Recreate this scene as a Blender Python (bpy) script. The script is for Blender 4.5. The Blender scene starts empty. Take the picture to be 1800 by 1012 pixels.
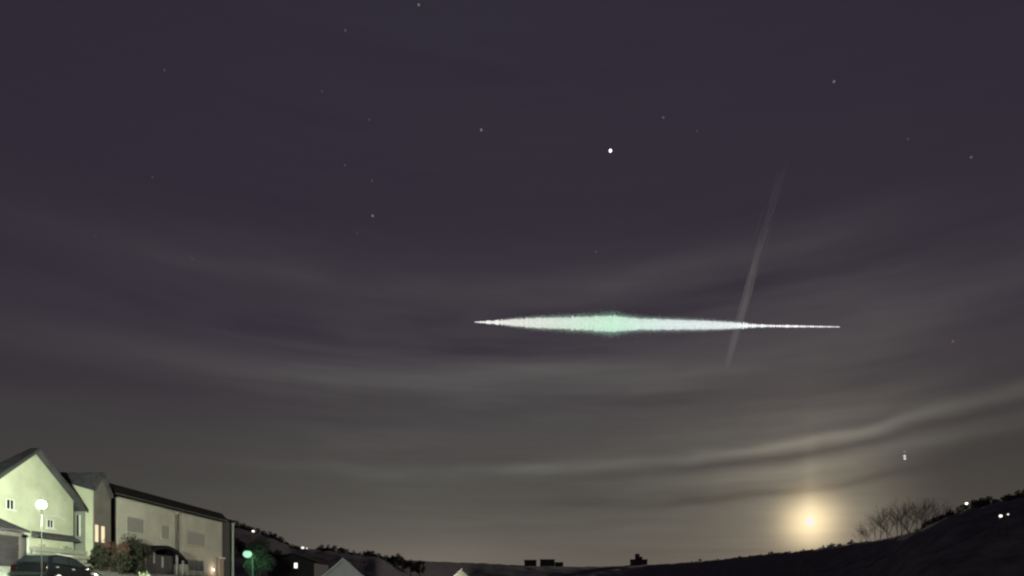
import bpy, math, random
import numpy as np
from mathutils import Vector, Matrix

R = math.radians
sc = bpy.context.scene
col = sc.collection

# ------------------------------------------------------------------ camera
F, CX, HY = 1100.0, 900.0, 1040.0          # focal length, centre column and eye-level row in photo pixels
cd = bpy.data.cameras.new('camera')
cd.sensor_width = 36.0
cd.lens = 36.0 * F / 1800.0
cd.shift_y = (HY - 506.0) / 1800.0
cd.clip_start = 0.1
cd.clip_end = 30000
cam = bpy.data.objects.new('camera', cd)
cam.location = (0, 0, 0)
cam.rotation_euler = (R(90), 0, 0)
col.objects.link(cam)
sc.camera = cam

def at(x, y, Y):
    "a place at depth Y (metres north of the camera) seen at photo pixel x, y"
    return Vector(((x - CX) / F * Y, Y, (HY - y) / F * Y))

# ------------------------------------------------------------------ sky
MOON_AZ = math.atan((1424 - CX) / F)
MOON_EL = math.atan((HY - 916) / F * math.cos(MOON_AZ))
MOON = Vector((math.sin(MOON_AZ) * math.cos(MOON_EL), math.cos(MOON_AZ) * math.cos(MOON_EL), math.sin(MOON_EL)))

world = bpy.data.worlds.new('World')
sc.world = world
world.use_nodes = True
nt = world.node_tree
nt.nodes.clear()

class N:
    "tiny expression builder over shader math nodes"
    def __init__(s, tree): s.t = tree
    def _in(s, node, i, v):
        if isinstance(v, (int, float)): node.inputs[i].default_value = v
        else: s.t.links.new(v, node.inputs[i])
    def m(s, op, a, b=0.0, c=0.0, clamp=False):
        n = s.t.nodes.new('ShaderNodeMath'); n.operation = op; n.use_clamp = clamp
        s._in(n, 0, a); s._in(n, 1, b); s._in(n, 2, c)
        return n.outputs[0]
    def add(s, *a):
        r = a[0]
        for b in a[1:]: r = s.m('ADD', r, b)
        return r
    def mul(s, *a):
        r = a[0]
        for b in a[1:]: r = s.m('MULTIPLY', r, b)
        return r
    def sub(s, a, b): return s.m('SUBTRACT', a, b)
    def exp(s, a): return s.m('EXPONENT', a)
    def gauss(s, x, c, w):
        d = s.m('DIVIDE', s.sub(x, c), w)
        return s.exp(s.mul(d, d, -1.0))
    def step(s, x, a, b):
        n = s.t.nodes.new('ShaderNodeMapRange'); n.interpolation_type = 'SMOOTHSTEP'
        s._in(n, 0, x); n.inputs[1].default_value = a; n.inputs[2].default_value = b
        return n.outputs[0]
    def rgb(s, c, k):
        "colour c times the value k"
        n = s.t.nodes.new('ShaderNodeVectorMath'); n.operation = 'SCALE'
        n.inputs[0].default_value = c; s._in(n, 3, k)
        return n.outputs[0]
    def vadd(s, *a):
        r = a[0]
        for b in a[1:]:
            n = s.t.nodes.new('ShaderNodeVectorMath'); n.operation = 'ADD'
            s.t.links.new(r, n.inputs[0]); s.t.links.new(b, n.inputs[1]); r = n.outputs[0]
        return r

e = N(nt)
tc = nt.nodes.new('ShaderNodeTexCoord')
nrm = nt.nodes.new('ShaderNodeVectorMath'); nrm.operation = 'NORMALIZE'
nt.links.new(tc.outputs['Generated'], nrm.inputs[0])
D = nrm.outputs[0]
sp = nt.nodes.new('ShaderNodeSeparateXYZ'); nt.links.new(D, sp.inputs[0])
dx, dy, dz = sp.outputs
DEG = 57.29578
el = e.mul(e.m('ARCSINE', dz), DEG)
az = e.mul(e.m('ARCTAN2', dx, dy), DEG)
dot = nt.nodes.new('ShaderNodeVectorMath'); dot.operation = 'DOT_PRODUCT'
nt.links.new(D, dot.inputs[0]); dot.inputs[1].default_value = MOON
gam = e.mul(e.m('ARCCOSINE', e.m('MINIMUM', dot.outputs['Value'], 0.9999999)), DEG)   # degrees from the moon

# air glow by height above the horizon
ramp = nt.nodes.new('ShaderNodeValToRGB')
nt.links.new(e.m('DIVIDE', el, 90.0, clamp=True), ramp.inputs[0])
stops = [(0, (.084, .071, .060)), (4, (.070, .060, .054)), (8, (.052, .048, .045)), (11.6, (.045, .0405, .042)),
         (15, (.037, .0315, .0385)), (21, (.0325, .0255, .0385)), (28, (.0285, .0225, .0355)), (42, (.0265, .0215, .0355)), (90, (.025, .020, .034))]
cr = ramp.color_ramp
while len(cr.elements) < len(stops): cr.elements.new(0.5)
for el_, (p, c) in zip(cr.elements, stops):
    el_.position = p / 90.0; el_.color = (*c, 1)

# thin streaky cirrus, drawn out along the horizon
def stretched(sx, sz, scale, detail, rough, off=(0, 0, 0), tilt=0.0):
    mp = nt.nodes.new('ShaderNodeMapping'); mp.vector_type = 'POINT'
    mp.inputs['Location'].default_value = off
    mp.inputs['Rotation'].default_value = (0, tilt, 0)
    nt.links.new(D, mp.inputs[0])
    m2 = nt.nodes.new('ShaderNodeMapping'); m2.vector_type = 'POINT'
    m2.inputs['Scale'].default_value = (sx, sx, sz)
    nt.links.new(mp.outputs[0], m2.inputs[0])
    n = nt.nodes.new('ShaderNodeTexNoise'); n.inputs['Scale'].default_value = scale
    n.inputs['Detail'].default_value = detail; n.inputs['Roughness'].default_value = rough
    nt.links.new(m2.outputs[0], n.inputs['Vector'])
    return n.outputs[0]
warp = e.add(e.mul(e.sub(stretched(1.5, 4, 1.6, 3, .55, (3, 1, 2)), .5), 3.4), e.mul(e.sub(stretched(4, 9, 1.5, 3, .6, (1, 5, 2)), .5), .8))
patch = e.m('MULTIPLY_ADD', e.step(stretched(1.0, 3.2, 2.6, 3, .55, (.7, 2.3, 1.1)), .36, .62), 1.35, .15)      # where the cloud is torn
n1 = stretched(1.0, 13, 1.9, 4, .52, (.3, .8, .1), R(2.5))
n2 = stretched(1.0, 30, 2.2, 3, .5, (2.1, .4, .0), R(-1.5))
rise = e.m('MAXIMUM', e.sub(az, 12.0), 0.0)
t = e.add(e.sub(el, e.mul(rise, rise, 0.0028)), e.mul(az, -0.02), warp)       # height across the cloud bands
front = e.mul(e.step(az, -75.0, -25.0), e.sub(1.0, e.step(az, 60.0, 95.0)))
right = e.mul(e.step(az, 4.0, 22.0), e.sub(1.0, e.step(az, 60.0, 95.0)))
bands = e.add(
    e.mul(e.gauss(t, 11.0, 0.55), e.add(e.mul(right, 0.75), e.mul(patch, front, 0.70))),
    e.mul(e.gauss(t, 10.0, 0.40), -0.35, right),
    e.mul(e.gauss(t, 8.9, 0.60), 0.55, right),
    e.mul(e.gauss(t, 7.0, 0.40), -0.55, right),
    e.mul(e.gauss(t, 13.4, 0.9), 0.30, front, patch),
    e.mul(e.gauss(t, 16.0, 0.8), -0.15, front, patch),
    e.mul(e.gauss(t, 18.6, 1.2), 0.45, front, patch),
    e.mul(e.gauss(t, 23.4, 1.4), -0.45, front, patch),
    e.mul(e.gauss(t, 26.4, 1.2), 0.50, front, patch))
gap = e.sub(1.0, e.mul(e.step(az, 29.0, 36.0), e.sub(1.0, e.step(t, 7.6, 8.7)), e.sub(1.0, e.step(az, 60.0, 95.0)), 0.85))  # clear sky under the last band
n3 = stretched(3.0, 22, 2.4, 5, .62, (.9, .1, .6), R(-4))
streak = e.add(e.mul(e.sub(n1, .5), 1.2, patch), e.mul(e.sub(n2, .5), 0.6, patch), e.mul(e.sub(n3, .5), 0.55), bands)
low = e.sub(1.0, e.step(el, 21.0, 31.0))                                        # the cirrus thins out higher up
cover = e.mul(e.add(0.16, e.mul(low, 0.84)), gap, e.sub(1.0, e.mul(e.step(az, 27.0, 39.0), 0.55)))
veil = e.mul(e.m('MAXIMUM', e.add(0.85, streak), 0.06), cover)                  # how much thin cloud scatters the moon
wide = e.mul(e.exp(e.m('DIVIDE', gam, -22.0)), 0.050)
wide2 = e.mul(e.gauss(az, -5.0, 26.0), 0.021)
mid5 = e.mul(e.exp(e.m('DIVIDE', gam, -5.0)), 0.10)
mid = e.mul(e.exp(e.m('DIVIDE', gam, -2.6)), 0.24)
near = e.mul(e.gauss(gam, 0.0, 1.95), 0.76)
pillar = e.mul(e.gauss(e.sub(az, math.degrees(MOON_AZ)), 0.0, 0.65),
               e.exp(e.m('DIVIDE', e.m('ABSOLUTE', e.sub(el, math.degrees(MOON_EL) + 1.2)), -2.4)), 0.12)
soft = e.mul(e.m('MAXIMUM', e.add(0.9, e.mul(streak, 0.45)), 0.2), gap)
glow = e.vadd(
    e.rgb((1.0, 1.0, 0.83), e.mul(e.add(wide, wide2), veil)),
    e.rgb((1.0, 0.88, 0.66), e.mul(mid5, soft)),
    e.rgb((1.0, 0.80, 0.50), e.mul(mid, soft)),
    e.rgb((1.0, 0.77, 0.41), near),
    e.rgb((1.0, 0.80, 0.52), e.mul(pillar, soft)),
    # far town light low over the ridge
    e.rgb((1.0, 0.88, 0.68), e.mul(e.gauss(az, -9.0, 14.0), e.exp(e.m('DIVIDE', e.m('ABSOLUTE', el), -3.0)), 0.16)),
    ramp.outputs[0])

# moonlit air: the same sky model as daylight, very faint
sky = nt.nodes.new('ShaderNodeTexSky'); sky.sky_type = 'NISHITA'; sky.sun_disc = False
sky.sun_elevation = MOON_EL; sky.sun_rotation = MOON_AZ
sky.air_density = 1.0; sky.dust_density = 2.0
bg1 = nt.nodes.new('ShaderNodeBackground'); bg1.inputs[1].default_value = 0.0003
nt.links.new(sky.outputs[0], bg1.inputs[0])
bg2 = nt.nodes.new('ShaderNodeBackground'); bg2.inputs[1].default_value = 1.0
nt.links.new(glow, bg2.inputs[0])
addsh = nt.nodes.new('ShaderNodeAddShader')
nt.links.new(bg1.outputs[0], addsh.inputs[0]); nt.links.new(bg2.outputs[0], addsh.inputs[1])
wo = nt.nodes.new('ShaderNodeOutputWorld'); nt.links.new(addsh.outputs[0], wo.inputs[0])

# moonlight
sd = bpy.data.lights.new('moonlight', 'SUN')
sd.energy = 1.35; sd.angle = R(1.5); sd.color = (1.0, 0.92, 0.76)
so = bpy.data.objects.new('moonlight', sd)
so.rotation_euler = (-MOON).to_track_quat('-Z', 'Y').to_euler()
so.location = (0, 0, 60)
col.objects.link(so)

vs = sc.view_settings
vs.view_transform = 'Standard'; vs.look = 'None'; vs.exposure = 0.0; vs.gamma = 1.0
sc.cycles.max_bounces = 5
sc.cycles.volume_bounces = 0
sc.cycles.use_denoising = True
sc.cycles.filter_width = 2.3            # a soft small lens
sc.cycles.sample_clamp_indirect = 3.0

# ------------------------------------------------------------------ materials
def mat(name, c, rough=0.8, var=0.25, scale=3.0, bump=0.0, bscale=30.0, metal=0.0, coat=0.0, emit=None, strength=0.0, c2=None, detail=6, spec=.5):
    m = bpy.data.materials.new(name); m.use_nodes = True
    t = m.node_tree; b = t.nodes['Principled BSDF']
    b.inputs['Roughness'].default_value = rough; b.inputs['Metallic'].default_value = metal
    b.inputs['Coat Weight'].default_value = coat; b.inputs['Specular IOR Level'].default_value = spec
    tx = t.nodes.new('ShaderNodeTexCoord')
    no = t.nodes.new('ShaderNodeTexNoise'); no.inputs['Scale'].default_value = scale
    no.inputs['Detail'].default_value = detail; no.inputs['Roughness'].default_value = .6
    t.links.new(tx.outputs['Object'], no.inputs['Vector'])
    rp = t.nodes.new('ShaderNodeValToRGB')
    lo = tuple(x * (1 - var) for x in c); hi = c2 or tuple(min(1, x * (1 + var)) for x in c)
    rp.color_ramp.elements[0].position = .3; rp.color_ramp.elements[0].color = (*lo, 1)
    rp.color_ramp.elements[1].position = .7; rp.color_ramp.elements[1].color = (*hi, 1)
    t.links.new(no.outputs[0], rp.inputs[0]); t.links.new(rp.outputs[0], b.inputs['Base Color'])
    if bump:
        n2_ = t.nodes.new('ShaderNodeTexNoise'); n2_.inputs['Scale'].default_value = bscale; n2_.inputs['Detail'].default_value = 4
        t.links.new(tx.outputs['Object'], n2_.inputs['Vector'])
        bp = t.nodes.new('ShaderNodeBump'); bp.inputs['Strength'].default_value = bump; bp.inputs['Distance'].default_value = .05
        t.links.new(n2_.outputs[0], bp.inputs['Height']); t.links.new(bp.outputs[0], b.inputs['Normal'])
    if emit:
        b.inputs['Emission Color'].default_value = (*emit, 1); b.inputs['Emission Strength'].default_value = strength
    return m

def glowmat(name, c, strength, noise=0.0, scale=0.1, far=False):
    m = bpy.data.materials.new(name); m.use_nodes = True
    if far: m.cycles.emission_sampling = 'NONE'
    t = m.node_tree; t.nodes.clear()
    em = t.nodes.new('ShaderNodeEmission'); em.inputs[0].default_value = (*c, 1); em.inputs[1].default_value = strength
    if noise:
        x = N(t)
        tx = t.nodes.new('ShaderNodeTexCoord'); no = t.nodes.new('ShaderNodeTexNoise')
        no.inputs['Scale'].default_value = scale; no.inputs['Detail'].default_value = 3
        t.links.new(tx.outputs['Object'], no.inputs['Vector'])
        t.links.new(x.mul(x.add(1 - noise, x.mul(no.outputs[0], 2 * noise)), strength), em.inputs[1])
    o = t.nodes.new('ShaderNodeOutputMaterial'); t.links.new(em.outputs[0], o.inputs[0])
    return m

M = dict(
    ground=mat('ground', (.13, .115, .13), .95, .45, .35, .5, 2.0, spec=.05),
    paving=mat('paving', (.30, .30, .26), .9, .3, 1.5, .3, 12),
    kerb=mat('kerb', (.30, .29, .26), .9, .2, 3, .2, 20),
    cream=mat('cream_render', (.60, .60, .45), .9, .17, .7, .15, 25),
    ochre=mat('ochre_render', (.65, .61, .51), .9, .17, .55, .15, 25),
    brown=mat('brown_shade_render', (.17, .145, .13), .9, .2, 1.2, .2, 25),
    darkclad=mat('dark_cladding', (.032, .026, .030), .85, .3, 2, .3, 12),
    slate=mat('roof_slate', (.080, .074, .085), .95, .35, 2.5, .5, 9, spec=.1),
    tile=mat('roof_tile', (.020, .018, .020), 1.0, .35, 2.5, .5, 9, spec=.05),
    fascia=mat('fascia', (.045, .042, .042), .8, .2, 3),
    white=mat('white_paint', (.74, .74, .70), .6, .08, 4),
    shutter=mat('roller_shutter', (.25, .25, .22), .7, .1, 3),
    shutterslat=mat('shutter_slat', (.30, .30, .26), .7, .1, 3),
    glass=mat('dark_glass', (.012, .014, .016), .08, .1, 2, spec=.4),
    pipe=mat('brown_pipe', (.10, .085, .07), .5, .2, 5),
    palepipe=mat('pale_pipe', (.62, .62, .58), .5, .1, 5),
    door=mat('door_paint', (.07, .06, .06), .5, .2, 3),
    post=mat('painted_timber', (.34, .32, .30), .7, .2, 6),
    stone=mat('wall_stone', (.30, .30, .24), .95, .35, 5, .5, 18),
    mortar=mat('wall_mortar', (.13, .13, .11), .95, .3, 6),
    darksteel=mat('dark_painted_steel', (.05, .06, .05), .8, .15, 6),
    steel=mat('galvanised_steel', (.42, .43, .40), .5, .15, 6, metal=.3),
    carpaint=mat('car_paint', (.004, .0045, .0055), .10, .1, 2, coat=.0, spec=.35),
    tyre=mat('tyre', (.02, .02, .02), .9, .2, 8),
    chrome=mat('bright_trim', (.8, .8, .78), .18, .05, 4, metal=1.0),
    rim=mat('wheel_rim', (.45, .45, .45), .35, .1, 4, metal=.8),
    taillight=mat('tail_light', (.010, .002, .002), .2, .1, 4),
    headlight=mat('head_light', (.7, .7, .7), .1, .05, 4),
    bark=mat('bark', (.05, .042, .036), .95, .35, 6, .4, 20),
    leaf=mat('dark_leaf', (.055, .055, .04), .85, .5, .8),
    redleaf=mat('red_leaf', (.22, .11, .085), .85, .4, .9),
    paleleaf=mat('pale_leaf', (.62, .66, .48), .7, .25, 1.5),
    hedge=mat('hedge_leaf', (.055, .055, .035), .85, .5, .9),
    garden=mat('garden_leaf', (.11, .13, .06), .85, .5, .9),
    grey=mat('grey_render', (.55, .52, .58), .9, .1, 1.0, .1, 20),
    farwall=mat('far_wall', (.10, .09, .09), .9, .2, .3),
    litwindow=glowmat('lit_window', (1.0, .84, .52), 1.05, .15, 3),
    litwhite=glowmat('lit_white_window', (1.0, .96, .86), 1.6),
    lampgreen=glowmat('green_lamp_glass', (.52, 1.0, .66), .95),
    lampwhite=glowmat('white_lamp_glass', (.85, 1.0, .76), 17000.0),
    lampsmall=glowmat('small_lamp_glass', (1.0, .97, .88), 3.0),
    lamppink=glowmat('far_lamp_glass', (1.0, .86, .80), 1.4),
    moon=glowmat('moonlit_rock', (1.0, .95, .90), .95, .05, .004, far=True),
)

# ------------------------------------------------------------------ mesh helpers
def root_loc(o):
    v = Vector((0, 0, 0))
    while o is not None:
        v += o.location; o = o.parent
    return v

def tag(o, label=None, cat=None, group=None, kind=None):
    if label: o['label'] = label
    if cat: o['category'] = cat
    if group: o['group'] = group
    if kind: o['kind'] = kind
    return o

def thing(name, loc, label, cat, group=None):
    o = bpy.data.objects.new(name, None); o.location = loc; o.empty_display_size = .3
    col.objects.link(o)
    return tag(o, label, cat, group)

def copy_tree(o, parent=None):
    c = o.copy(); col.objects.link(c); c.parent = parent
    for ch in [x for x in o.children]: copy_tree(ch, c)
    return c

class MB:
    def __init__(s): s.v = []; s.f = []
    def poly(s, pts):
        b = len(s.v); s.v += [tuple(p) for p in pts]; s.f.append(tuple(range(b, b + len(pts)))); return s
    def box(s, x0, x1, y0, y1, z0, z1):
        b = len(s.v)
        s.v += [(x, y, z) for z in (z0, z1) for x, y in ((x0, y0), (x1, y0), (x1, y1), (x0, y1))]
        s.f += [tuple(b + i for i in q) for q in ((3, 2, 1, 0), (4, 5, 6, 7), (0, 1, 5, 4), (1, 2, 6, 5), (2, 3, 7, 6), (3, 0, 4, 7))]
        return s
    def prism(s, prof, a, b_, axis='x'):
        "closed profile extruded from a to b along an axis; profile pairs are (y,z) for x, (x,z) for y, (x,y) for z"
        def mk(p, q):
            return {'x': (q, p[0], p[1]), 'y': (p[0], q, p[1]), 'z': (p[0], p[1], q)}[axis]
        n = len(prof); b = len(s.v)
        s.v += [mk(p, a) for p in prof] + [mk(p, b_) for p in prof]
        s.f += [tuple(range(b, b + n))[::-1], tuple(range(b + n, b + 2 * n))]
        s.f += [(b + i, b + (i + 1) % n, b + n + (i + 1) % n, b + n + i) for i in range(n)]
        return s
    def tube(s, pts, rad, n=8, cap=True):
        pts = [Vector(p) for p in pts]
        if isinstance(rad, (int, float)): rad = [rad] * len(pts)
        b = len(s.v); up = Vector((0, 0, 1))
        for i, p in enumerate(pts):
            d = (pts[min(i + 1, len(pts) - 1)] - pts[max(i - 1, 0)]).normalized()
            a = d.cross(up if abs(d.z) < .95 else Vector((1, 0, 0))).normalized(); c = d.cross(a)
            for k in range(n):
                w = 2 * math.pi * k / n
                s.v.append(tuple(p + (a * math.cos(w) + c * math.sin(w)) * rad[i]))
        for i in range(len(pts) - 1):
            for k in range(n):
                s.f.append((b + i * n + k, b + i * n + (k + 1) % n, b + (i + 1) * n + (k + 1) % n, b + (i + 1) * n + k))
        if cap:
            s.f.append(tuple(b + k for k in range(n))[::-1])
            s.f.append(tuple(b + (len(pts) - 1) * n + k for k in range(n)))
        return s
    def ball(s, c, r, n=12, m_=8, sz=1.0):
        b = len(s.v)
        for i in range(m_ + 1):
            th = math.pi * i / m_
            for k in range(n):
                ph = 2 * math.pi * k / n
                s.v.append((c[0] + r * math.sin(th) * math.cos(ph), c[1] + r * math.sin(th) * math.sin(ph), c[2] + r * sz * math.cos(th)))
        for i in range(m_):
            for k in range(n):
                s.f.append((b + i * n + k, b + (i + 1) * n + k, b + (i + 1) * n + (k + 1) % n, b + i * n + (k + 1) % n))
        return s
    def mesh(s, name, m, off=(0, 0, 0), smooth=False):
        me = bpy.data.meshes.new(name)
        o = Vector(off)
        me.from_pydata([tuple(Vector(v) - o) for v in s.v], [], s.f)
        me.materials.append(m)
        if smooth: me.polygons.foreach_set('use_smooth', [True] * len(me.polygons))
        me.update()
        return me
    def build(s, name, m, parent=None, smooth=False, bevel=0.0):
        me = s.mesh(name, m, root_loc(parent), smooth)
        o = bpy.data.objects.new(name, me); o.parent = parent
        col.objects.link(o)
        if bevel:
            bv = o.modifiers.new('bevel', 'BEVEL'); bv.width = bevel; bv.segments = 2; bv.limit_method = 'ANGLE'
        return o

def top(name, mb, m, label, cat, group=None, smooth=False, origin=None):
    o = mb.build(name, m, None, smooth)
    return tag(o, label, cat, group)

def leaf_cloud(rng, n, blobs, size, flat=0.6):
    "leaf-sized quads scattered through a set of blobs (centre, radii)"
    mb = MB()
    w = np.array([b[1][0] * b[1][1] * b[1][2] for b in blobs]) ** .67; w = w / w.sum()
    for i in range(n):
        c, r = blobs[rng.choices(range(len(blobs)), w)[0]]
        d = Vector((rng.gauss(0, 1), rng.gauss(0, 1), rng.gauss(0, 1))).normalized() * (rng.random() ** .45)
        p = Vector((c[0] + d.x * r[0], c[1] + d.y * r[1], c[2] + d.z * r[2]))
        a = Vector((rng.gauss(0, 1), rng.gauss(0, 1), rng.gauss(0, 1))).normalized()
        b = a.cross(Vector((rng.gauss(0, 1), rng.gauss(0, 1), rng.gauss(0, 1)))).normalized()
        l = size * rng.uniform(.6, 1.3)
        mb.poly([p - a * l, p + b * l * flat, p + a * l, p - b * l * flat])
    return mb

# ------------------------------------------------------------------ ground
SX = [-2000, 0, 380, 415, 440, 470, 495, 510, 535, 555, 575, 600, 640, 690, 720, 760, 850, 920, 1000, 1080, 1150, 1200, 1250, 1330, 1420, 1500, 1560, 1620, 1660, 1700, 1750, 1800, 2000, 4000]
SYY = [925, 925, 925, 930, 937, 946, 956, 963, 966, 968, 970, 973, 979, 983, 986, 988, 991, 995, 997, 996, 993, 990, 986, 977, 968, 956, 948, 932, 913, 901, 888, 878, 860, 860]
def ridge(azr):
    "distance and height of the skyline ridge in a direction"
    a = math.degrees(azr)
    Rr = np.interp(a, [-180, -60, -12, -4, 12, 19, 26, 33, 60, 180], [300, 330, 350, 850, 900, 420, 190, 128, 120, 300])
    if abs(a) < 62:
        x = CX + F * math.tan(azr); y = np.interp(x, SX, SYY)
        elev = math.atan((HY - y) / F * math.cos(azr))
    else:
        elev = R(4.5)
    return float(Rr), math.tan(elev) * float(Rr)
def ss(a, b, x):
    q = min(1, max(0, (x - a) / (b - a))); return q * q * (3 - 2 * q)
def near_z(X, Y):
    z = float(np.interp(X, [-200, -60, -24.3, -22.6, -20, -14, -5, 5, 200], [6, 3.2, 1.15, .45, -.2, -2.2, -4.6, -5.2, -6]))
    return z - 6.0 * ss(62, 110, Y) * ss(-70, -10, X) - 3.0 * ss(62, 110, Y)
def hill(r, azr):
    Rr, zr = ridge(azr)
    k = ss(.30 * Rr, Rr, r)
    v = -7.0
    z = v + (zr - v) * k
    if r > Rr: z = zr - .012 * (r - Rr)
    return z
def ground_z(X, Y):
    r = math.hypot(X, Y); azr = math.atan2(X, Y)
    Rr, _ = ridge(azr)
    b = ss(min(62, .30 * Rr), min(115, .75 * Rr), r)
    return near_z(X, Y) * (1 - b) + hill(r, azr) * b

azs = list(np.arange(-46, 46.01, .4)) + list(np.arange(49, 314, 4))
radii = [0.0] + list(np.geomspace(1.5, 3000, 260))
gv, gf = [], []
rg = random.Random(5)
for r in radii[1:]:
    for a in azs:
        X, Y = r * math.sin(R(a)), r * math.cos(R(a))
        gv.append((X, Y, ground_z(X, Y) + (rg.uniform(-.0015, .0012) * min(r, 400) if r > 80 else rg.uniform(-.02, .02))))
na = len(azs)
for i in range(len(radii) - 2):
    for k in range(na):
        gf.append((i * na + k, i * na + (k + 1) % na, (i + 1) * na + (k + 1) % na, (i + 1) * na + k))
c0 = len(gv); gv.append((0, 0, near_z(0, 0)))
for k in range(na): gf.append((c0, (k + 1) % na, k))
g = MB(); g.v = gv; g.f = gf
tag(g.build('ground', M['ground'], None, True), kind='structure')

# paved strip with a kerb in front of the houses, and a sloping driveway
pv = MB(); kb = MB()
ys = np.arange(20, 62.1, 1.0)
for a, b in zip(ys[:-1], ys[1:]):
    for x0, x1 in ((-25.6, -25.0), (-25.0, -24.4), (-24.4, -23.7), (-23.7, -23.1)):
        q = [(x, y, near_z(x, y) + .10) for x, y in ((x0, a), (x1, a), (x1, b), (x0, b))]
        pv.poly(q)
    za, zb = near_z(-23.1, a), near_z(-23.1, b)
    kb.poly([(-23.1, a, za + .115), (-22.95, a, za + .115), (-22.95, b, zb + .115), (-23.1, b, zb + .115)])
    kb.poly([(-22.95, a, za - .2), (-22.95, a, za + .115), (-22.95, b, zb + .115), (-22.95, b, zb - .2)][::-1])
    kb.poly([(-23.1, a, za - .2), (-23.1, a, za + .115), (-23.1, b, zb + .115), (-23.1, b, zb - .2)])
pav = pv.build('pavement', M['paving']); tag(pav, kind='structure')
kb.build('kerb', M['kerb'], pav)
rd = MB()
for a, b in zip(ys[:-1], ys[1:]):
    for x0, x1 in ((-22.9, -22.0), (-22.0, -20.5), (-20.5, -19), (-19, -17.5), (-17.5, -16)):
        rd.poly([(x, y, near_z(x, y) + .035) for x, y in ((x0, a), (x1, a), (x1, b), (x0, b))])
tag(rd.build('road', mat('asphalt', (.055, .055, .052), .9, .3, 2, .3, 30)), kind='structure')

# ------------------------------------------------------------------ houses
FX = -26.0   # front plane of the row of houses, facing east

def window_east(parent, x, y0, y1, z0, z1, kind='glass', panes=2, frame='white', sill=True, hood=None):
    "a window in a wall that faces east: surround, panes, sill"
    w = MB()
    t_ = .055
    w.box(x - .04, x + .03, y0 - t_, y0, z0 - t_, z1 + t_); w.box(x - .04, x + .03, y1, y1 + t_, z0 - t_, z1 + t_)
    w.box(x - .04, x + .03, y0, y1, z1, z1 + t_); w.box(x - .04, x + .03, y0, y1, z0 - t_, z0)
    wo_ = w.build('window', M[frame], parent)
    if kind == 'shutter':
        box = MB().box(x - .02, x + .024, y0, y1, z1 - .17, z1).build('shutter_box', M['shutterslat'], wo_)
        n = int((z1 - z0 - .17) / .16)
        for i in range(n):
            h = (z1 - z0 - .17) / n
            MB().box(x - .03, x - .003, y0, y1, z0 + i * h + .004, z0 + (i + 1) * h).build('slat', M['shutter'], wo_)
    else:
        wd = (y1 - y0) / panes
        for i in range(panes):
            MB().box(x - .03, x + .004, y0 + i * wd + .022, y0 + (i + 1) * wd - .022, z0, z1).build('pane', M[kind], wo_)
        if panes > 1:
            for i in range(1, panes): MB().box(x - .03, x + .02, y0 + i * wd - .022, y0 + i * wd + .022, z0, z1).build('mullion', M[frame], wo_)
    if sill:
        MB().box(x - .02, x + .11, y0 - .1, y1 + .1, z0 - t_ - .06, z0 - t_).build('sill', M[frame], wo_)
    return wo_

# --- gabled house beside the bright lamp
h1 = thing('gabled_house', (FX - 3, 34, 1.15), 'pale gabled house at the left edge, brightly lit by the nearest street lamp', 'house', 'houses in the lit row')
Y0, YA, Y1, ZE, ZA = 30.9, 34.0, 37.1, 5.42, 7.67
def gz(y): return ZE + (ZA - ZE) * (1 - abs(y - YA) / (YA - Y0))
MB().prism([(Y0, .3), (Y1, .3), (Y1, ZE), (YA, ZA), (Y0, ZE)], FX - .3, FX, 'x').build('wall', M['cream'], h1)
MB().box(FX - 8, FX - .304, Y0, Y1, .3, 5.2).build('rear_wall', M['cream'], h1)
MB().box(FX - 8.2, FX - .31, Y0 - .2, Y1 + .2, 5.203, 5.3).build('rear_roof', M['slate'], h1)
th = .17
slope = (ZA - ZE) / (YA - Y0)
XK = FX - 1.25                                   # the roof falls back steeply behind the gable
for sgn in (1, -1):
    ye = YA + sgn * 3.85
    ze = ZA - slope * 3.85
    up_, dn = [], []
    for dz in (.17, .01):
        (up_ if dz > .1 else dn).extend([(FX + .34, YA, ZA + dz), (FX + .34, ye, ze + dz), (XK, ye, ze + dz), (FX - .15, YA, ZA + dz)])
    q = MB(); q.v = up_ + dn
    q.f = [(0, 1, 2, 3), (7, 6, 5, 4), (0, 4, 5, 1), (1, 5, 6, 2), (2, 6, 7, 3), (3, 7, 4, 0)]
    rf = q.build('roof', M['slate'], h1)
    bb = [(YA, ZA + .0), (ye, ze - .08), (ye, ze + .14), (YA, ZA + .13)]
    MB().prism(bb if sgn < 0 else bb[::-1], FX + .345, FX + .385, 'x').build('barge_board', M['fascia'], rf)
q = MB(); q.poly([(FX - .15, YA, ZA + .165), (XK, YA - 3.85, ZA - slope * 3.85 + .165), (XK, YA + 3.85, ZA - slope * 3.85 + .165)]).build('rear_slope', M['slate'], h1)
window_east(h1, FX + .005, 32.18, 32.62, 4.32, 4.78)
w2 = window_east(h1, FX + .005, 35.0, 35.42, 3.66, 4.05)
hood = MB()
pts = [(FX + .09, 34.55 + i * .17, 4.20 + .10 * math.sin(math.pi * i / 10)) for i in range(11)]
hood.tube(pts, .045, 6).build('window_hood', M['white'], w2)
MB().prism([(FX + .004, 3.34), (FX + .42, 3.06), (FX + .42, 2.98), (FX + .004, 2.98)], 33.85, 37.05, 'y').build('pent_roof', M['slate'], h1)
# ground-floor door with white frame
dr = MB().box(FX - .03, FX + .02, 32.75, 33.5, 1.2, 3.05).build('door', M['door'], h1)
f_ = MB(); f_.box(FX - .02, FX + .09, 33.5, 33.6, 1.2, 3.15); f_.box(FX - .02, FX + .09, 32.65, 32.75, 1.2, 3.15); f_.box(FX - .02, FX + .09, 32.75, 33.5, 3.05, 3.15)
f_.build('door_frame', M['white'], dr)
MB().ball((FX + .06, 33.4, 2.1), .035, 8, 6).build('handle', M['chrome'], dr)
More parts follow.
